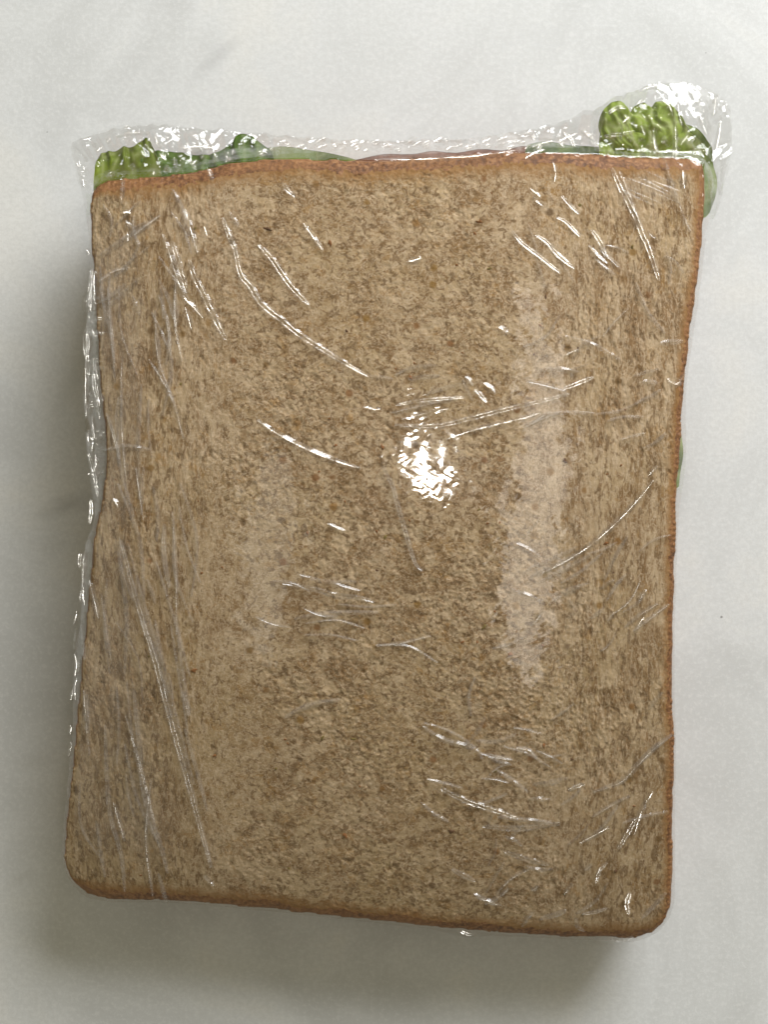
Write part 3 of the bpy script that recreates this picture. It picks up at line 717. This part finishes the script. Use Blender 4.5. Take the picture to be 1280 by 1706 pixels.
PL = [  # points, width, double, shine, facet
 ([(270,390),(281,419),(292,455),(304,487),(311,501),(324,514),(338,530)], 0.6, False, 1, .26),
 ([(286,402),(294,426),(302,455),(312,489)], 0.6, True, 1, .14),
 ([(309,512),(314,530),(319,550)], 0.5, False, 1, .24),
 ([(286,314),(302,347),(311,383),(315,393)], 0.5, False, .6, .15),
 ([(309,348),(317,379),(324,404),(330,423)], 0.5, False, 1, .24),
 ([(315,433),(324,462),(335,483),(351,516),(363,541),(376,566)], 0.7, True, 1, .20),
 ([(371,363),(381,393),(392,419),(401,458),(419,480),(434,505),(473,537),(505,562),(545,587),(581,609),(613,627)], 0.65, True, 1, .17),
 ([(613,627),(632,629),(655,632)], 0.4, False, .6, .15),
 ([(378,374),(387,400),(396,426)], 0.4, False, .8, .16),
 ([(430,408),(448,426),(466,451),(484,476),(505,499),(516,508)], 0.65, True, 1, .17),
 ([(471,304),(480,318),(492,329)], 0.5, True, 1, .20),
 ([(505,372),(520,393),(538,417)], 0.5, False, 1, .30),
 ([(381,352),(390,366),(399,379)], 0.4, False, .7, .15),
 ([(340,377),(345,394)], 0.4, False, 1, .22),
 ([(428,700),(455,718),(480,733),(530,757),(580,775),(600,780)], 0.6, False, 1, .32),
 ([(605,678),(620,682),(634,682)], 0.4, False, 1, .2),
 ([(658,625),(689,613),(728,609)], 0.45, False, .8, .18),
 ([(680,632),(712,628),(732,626)], 0.45, True, .9, .15),
 ([(708,658),(732,650),(771,640)], 0.45, True, .9, .15),
 ([(660,675),(708,667),(775,662)], 0.45, True, .8, .15),
 ([(650,689),(700,677),(763,663)], 0.45, False, .7, .15),
 ([(669,699),(716,687),(748,681)], 0.45, False, .9, .18),
 ([(658,708),(724,710),(779,699),(833,685),(892,671),(951,656)], 0.55, True, .95, .15),
 ([(744,732),(779,720),(826,708),(872,697),(904,687)], 0.5, False, 1, .24),
 ([(939,648),(966,638),(990,628)], 0.5, True, 1, .20),
 ([(775,628),(782,634),(788,642)], 0.5, False, 1, .34),
 ([(790,648),(800,658),(812,671)], 0.5, True, 1, .22),
 ([(806,638),(816,646),(826,656)], 0.55, False, 1, .42),
 ([(771,632),(778,650),(788,668)], 0.4, False, .9, .2),
 ([(638,779),(654,810),(665,849),(689,931),(704,951)], 0.5, True, .4, .14),
 ([(1090,800),(1060,837),(1029,869),(990,904),(950,931),(904,954)], 0.5, False, .8, .18),
 ([(470,972),(520,981),(560,992),(591,995),(624,1003)], 0.5, True, .8, .16),
 ([(490,1032),(520,1025),(560,1021),(630,1020)], 0.45, False, .7, .16),
 ([(876,951),(915,935),(962,911)], 0.45, False, .6, .15), ([(884,962),(920,945),(970,920)], 0.45, False, .5, .15),
 ([(900,970),(935,952),(985,925)], 0.45, False, .6, .15), ([(860,905),(885,918),(902,932)], 0.45, False, .5, .15), ([(850,980),(880,992),(905,1003)], 0.4, False, .5, .15),
 ([(940,992),(955,985),(968,978)], 0.4, False, .8, .18), ([(948,1000),(958,1018),(946,1030)], 0.4, False, .5, .15),
 ([(1020,279),(1033,310),(1053,349),(1070,389),(1081,415),(1099,467)], 0.75, True, 1, .24),
 ([(1032,284),(1050,326),(1066,372)], 0.5, False, 1, .28),
 ([(1106,257),(1119,303),(1135,349),(1148,379),(1154,385)], 0.45, False, .8, .18),
 ([(1138,284),(1140,300),(1141,315)], 0.6, False, 1, .45),
 ([(853,385),(869,405),(899,428),(935,456)], 0.55, True, 1, .16),
 ([(892,392),(912,405),(932,428),(958,448)], 0.55, True, .95, .15),
 ([(927,362),(945,372),(968,395)], 0.5, True, 1, .17),
 ([(935,326),(951,343),(966,357)], 0.5, True, 1, .16),
 ([(984,382),(1001,405),(1010,428)], 0.6, True, 1, .16),
 ([(981,408),(997,428),(1014,441)], 0.5, False, .9, .18),
 ([(922,270),(926,285),(925,303)], 0.5, False, 1, .28),
 ([(883,313),(893,322),(902,330)], 0.4, False, .8, .16),
 ([(678,436),(690,434),(703,430)], 0.6, False, 1, .42),
 ([(831,545),(840,551),(848,556)], 0.6, False, 1, .36),
 ([(735,1314),(778,1335),(821,1349),(864,1363)], 0.6, True, .9, .17),
 ([(805,1377),(856,1380),(895,1377),(934,1372)], 0.55, True, .75, .16),
 ([(887,1308),(919,1304),(946,1296)], 0.5, False, .8, .18), ([(882,1332),(900,1331),(919,1332)], 0.4, False, .8, .16),
 ([(965,1404),(989,1392),(1016,1377)], 0.5, False, .95, .2),
 ([(1089,1318),(1071,1349),(1057,1392)], 0.5, False, .95, .22), ([(1061,1363),(1044,1392),(1030,1415)], 0.55, True, .95, .17),
 ([(1051,1486),(1045,1505),(1048,1523)], 0.6, True, 1, .22),
 ([(1122,1224),(1090,1248),(1063,1275),(1036,1302),(989,1320)], 0.5, False, .7, .17),
 ([(1106,1154),(1093,1168),(1081,1183)], 0.4, False, .8, .16),
 ([(840,1419),(876,1431),(915,1441)], 0.5, True, .8, .16), ([(790,1490),(813,1501),(835,1509)], 0.5, False, .9, .2),
 ([(704,1210),(739,1232),(790,1247),(805,1265)], 0.5, False, .5, .16), ([(753,1448),(775,1460),(792,1468)], 0.5, True, .7, .15),
 ([(974,1450),(982,1444),(986,1438)], 0.4, False, .9, .18), ([(994,1470),(1000,1450),(1012,1436)], 0.4, True, .9, .16), ([(884,1484),(892,1480),(898,1475)], 0.4, False, .9, .2),
 ([(940,1490),(950,1478),(954,1470)], 0.4, False, .8, .16), ([(960,1530),(964,1545),(975,1552)], 0.4, False, .8, .18), ([(900,1532),(925,1525),(945,1517)], 0.5, True, .7, .15),
 ([(870,1545),(880,1530),(890,1520)], 0.4, False, .6, .15),
 ([(200,900),(230,1010),(255,1090),(271,1150),(291,1224),(314,1306),(334,1380),(345,1419),(351,1445)], 0.65, True, .9, .16),
 ([(212,905),(240,1010),(264,1090),(281,1150),(301,1224),(323,1306)], 0.4, False, .6, .12),
 ([(222,1150),(230,1228),(238,1314),(252,1369),(267,1408),(279,1455)], 0.55, True, .7, .15),
 ([(138,1150),(143,1205),(148,1259)], 0.4, False, .9, .18), ([(189,1337),(198,1368),(207,1400)], 0.45, False, 1, .22),
 ([(174,1208),(181,1345),(201,1423),(207,1486)], 0.45, True, .6, .13), ([(160,1369),(167,1420),(174,1462)], 0.4, False, .5, .13),
 ([(263,1455),(270,1482),(277,1509)], 0.4, False, .7, .16), ([(340,1458),(347,1468),(357,1476)], 0.4, False, .9, .2), ([(304,1150),(309,1171),(314,1193)], 0.4, False, .8, .16),
 ([(474,1197),(510,1177),(568,1165)], 0.5, False, .4, .16), ([(147,965),(153,990),(163,1030)], 0.5, False, 1, .34), ([(130,1040),(137,1075),(140,1100)], 0.45, False, .9, .2),
 ([(273,872),(273,928),(282,980)], 0.5, True, .8, .15), ([(178,749),(211,744),(250,749)], 0.5, False, .5, .2), ([(296,1060),(304,1120),(316,1192)], 0.4, False, .7, .13),
 ([(202,287),(203,310),(201,340)], 0.4, False, .8, .16), ([(205,355),(211,353),(217,355)], 0.5, False, 1, .4), ([(209,368),(213,374),(214,380)], 0.5, False, 1, .4), ([(211,388),(213,395),(212,402)], 0.4, False, .9, .25),
 ([(165,425),(205,400),(250,372)], 0.6, False, .4, .3), ([(180,510),(215,480),(232,462)], 0.5, False, .4, .22), ([(163,470),(190,452),(215,446)], 0.5, False, .4, .2),
 ([(876,264),(892,253),(910,246)], 0.6, False, 1, .5), ([(624,266),(690,265),(750,262),(790,260),(830,254),(860,250)], 0.45, False, .95, .28),
 ([(1060,470),(1080,520),(1110,555)], 0.4, False, .4, .13), ([(1140,568),(1115,570),(1100,572)], 0.5, False, .5, .18), ([(1112,630),(1128,640),(1144,622)], 0.5, False, .8, .18),
 ([(1090,740),(1102,730),(1112,722)], 0.4, False, .8, .16), ([(1082,792),(1090,783),(1098,776)], 0.4, False, .8, .16), ([(1066,1004),(1072,990),(1080,984)], 0.4, False, .8, .16), ([(1058,1056),(1066,1040),(1074,1028)], 0.4, False, .8, .18),
 ([(1013,1035),(1019,1027),(1024,1020)], 0.4, False, .8, .16), ([(545,872),(560,880),(575,885)], 0.4, False, .9, .18), ([(940,560),(990,575),(1035,600)], 0.45, False, .35, .15), ([(890,620),(930,615),(965,620)], 0.45, False, .35, .15),
]
for pts, w, dbl, sh, f in PL:
    pleat(pts, w, dbl, sh, facet=f, mat=M_CREASE if sh < 0.75 or (pts[0][0] < 310 and pts[0][1] > 850) else None)

# faint drawn creases, mostly down the long edge and across the lower corner
rq = np.random.default_rng(31)
def faint(n, box, ang, spread, lo, hi):
    for _ in range(n):
        x, y = rq.uniform(box[0], box[2]), rq.uniform(box[1], box[3]); a = math.radians(ang + rq.normal(0, spread)); l = rq.uniform(lo, hi)
        b = rq.normal(0, 0.06)*l
        x1, y1 = x + l*math.cos(a), y + l*math.sin(a)
        pts = [(x, y), ((x+x1)/2 - b*math.sin(a), (y+y1)/2 + b*math.cos(a)), (x1, y1)]
        if all(sdf(*[np.array([v]) for v in PD(*p_)[:2]])[0] < -0.6 for p_ in pts):
            pleat(pts, rq.uniform(0.22, 0.42), rq.random() < 0.3, rq.uniform(0.45, 0.92), facet=rq.uniform(0.08, 0.2), mat=M_CREASE)
faint(64, (120, 420, 310, 1340), 80, 7, 40, 210)
faint(8, (160, 320, 340, 520), 72, 10, 30, 90)
faint(6, (160, 360, 240, 520), -32, 8, 30, 80)
faint(26, (760, 1180, 1100, 1540), -45, 22, 25, 80)
faint(14, (700, 1200, 900, 1500), 25, 10, 30, 100)
faint(18, (860, 560, 1110, 780), -18, 14, 25, 90)
faint(18, (820, 880, 1110, 1100), -38, 12, 25, 90)
faint(10, (420, 940, 640, 1080), 8, 8, 30, 110)
faint(12, (840, 300, 1120, 480), 50, 14, 20, 60)

# glints of the spare film: short standing creases in the crumpled fringe and flaps
FR = [
 [(1083,218),(1093,246),(1104,258)], [(1090,218),(1092,240),(1098,254)], [(1068,208),(1072,216),(1076,226)], [(1060,180),(1066,174),(1070,168)], [(1130,152),(1132,160),(1134,170)],
 [(1140,166),(1146,172),(1152,177)], [(1150,152),(1158,164),(1167,175)], [(1148,158),(1154,150),(1160,147)], [(1128,175),(1131,190),(1136,210)], [(1140,196),(1148,225),(1160,248)], [(1148,225),(1142,232),(1136,240)],
 [(1158,246),(1164,249),(1172,247)], [(1125,200),(1127,230),(1129,258)], [(1196,160),(1194,172),(1192,190)], [(1040,190),(1046,196),(1050,203)], [(1010,222),(1035,221),(1060,218)], [(985,214),(992,226),(1000,240)],
 [(975,208),(982,216),(990,226)], [(1046,250),(1044,258),(1040,263)], [(1126,248),(1125,256),(1124,265)], [(1100,170),(1112,178),(1118,190)], [(1176,190),(1184,215),(1188,240)], [(1204,200),(1202,225),(1198,250)], [(1016,186),(1030,178),(1044,180)],
 [(1186,280),(1190,300),(1188,330)], [(1165,190),(1172,206),(1180,222)], [(1066,152),(1085,146),(1108,148)], [(945,212),(955,222),(960,240)], [(935,228),(950,220),(966,214)], [(890,240),(905,232),(925,228)], [(868,236),(866,244),(862,250)],
 [(203,207),(208,206),(213,208)], [(135,228),(141,226),(147,224)], [(150,238),(153,236),(156,233)], [(173,233),(177,229),(180,225)], [(122,262),(124,266),(127,270)], [(126,276),(128,282),(131,288)], [(131,270),(134,274),(134,280)], [(132,292),(133,299),(134,305)],
 [(157,264),(159,268),(161,273)], [(262,250),(267,256),(272,262)], [(272,284),(276,276),(284,287)], [(286,256),(288,266),(291,276)], [(312,260),(318,270),(326,283)], [(346,281),(350,290),(354,302)], [(377,248),(377,258),(376,270)], [(354,250),(356,253),(358,256)],
 [(265,232),(272,220),(278,206)], [(190,222),(215,216),(245,214)], [(395,240),(398,232),(402,226)], [(300,240),(330,236),(362,240)],
 [(150,448),(146,475),(141,508)], [(158,452),(156,470),(157,492)], [(136,538),(148,550),(160,562)], [(150,546),(154,556),(160,566)], [(140,520),(148,526),(156,524)], [(134,600),(133,645),(134,690)], [(134,742),(150,750),(178,748)],
 [(136,734),(148,738),(160,738)], [(137,752),(146,776),(160,830)], [(162,655),(168,660),(172,668)], [(188,830),(192,836),(197,845)], [(141,412),(143,416),(145,421)], [(134,560),(134,575),(133,590)], [(118,1090),(122,1110),(120,1130)], [(131,960),(134,990),(138,1010)],
 [(1020,1570),(1040,1568),(1056,1560)], [(765,1552),(782,1560),(790,1556)],
]
rg = np.random.default_rng(23)
for x0 in np.linspace(445, 870, 46):      # diagonal gathers along the top crust
    x = x0 + rg.uniform(-5, 5); y = 238 - 6*math.sin((x-445)/425*3.1) + rg.uniform(-10, 12); l = rg.uniform(4, 12)
    FR.append([(x, y), (x+l*0.7, y-l*0.45), (x+l*1.5, y-l*0.8)])
def scatter(n, x0, y0, x1, y1, lo, hi):
    for _ in range(n):
        x, y, l, a = rg.uniform(x0, x1), rg.uniform(y0, y1), rg.uniform(lo, hi), rg.uniform(0.6, 2.5)
        FR.append([(x, y), (x+l*math.cos(a)+rg.uniform(-2, 2), y+l*math.sin(a)), (x+2*l*math.cos(a), y+2*l*math.sin(a))])
scatter(8, 1020, 160, 1205, 250, 3, 10); scatter(12, 130, 215, 300, 285, 3, 8); scatter(12, 880, 205, 1000, 245, 3, 8); scatter(10, 300, 222, 440, 262, 3, 8)
for x1 in (138, 142, 147, 152, 157):
    FR.append([(151, 447), (150+(x1-150)*0.5, 478), (x1, 516)])
for _ in range(22):
    y = rg.uniform(455, 840); x = rg.uniform(134, 140 + 26*math.exp(-((y-690)/180)**2)); l = rg.uniform(8, 26)
    FR.append([(x, y), (x + rg.uniform(-3, 3), y + l), (x + rg.uniform(-5, 6), y + 2*l)])
for _ in range(12):
    y = rg.uniform(470, 830); FR.append([(rg.uniform(132, 142), y), (150, y + rg.uniform(-4, 6)), (rg.uniform(158, 176), y + rg.uniform(-8, 8))])
for _ in range(12):
    y = rg.uniform(890, 1300); x = 128 - (y-890)*0.045 + rg.uniform(-3, 10); l = rg.uniform(8, 24)
    FR.append([(x, y), (x - 1 + rg.uniform(-2, 2), y + l), (x - 3 + rg.uniform(-3, 3), y + 2*l)])
for k, pts in enumerate(FR):
    pleat(pts, 0.45, k % 4 == 3, 1.0 if k % 3 else 0.85, facet=0.10 + 0.20*rg.random(), lift=0.8)

# the 280 largest pleats are parts of their own, the finest ones stay together
PLEATS.sort(key=lambda p_: -p_[0])
def film_mesh(name, v, f):
    me = make_mesh(name, v, f, False); attr(me, 'layer', np.ones(len(v))); return me
for size, v, f, m_ in PLEATS[:280]:
    link('pleat', film_mesh('pleat', v, f), m_, wrap)
off = 0; vs = []; fs = []
for size, v, f, m_ in PLEATS[280:]:
    vs.append(v); fs.append(f + off); off += len(v)
if vs:
    o = link('fine_creasing', film_mesh('fine_creasing', np.vstack(vs), np.vstack(fs)), M_PLEAT, wrap)
    o['kind'] = 'stuff'; o['label'] = 'finest glinting creases of the film'
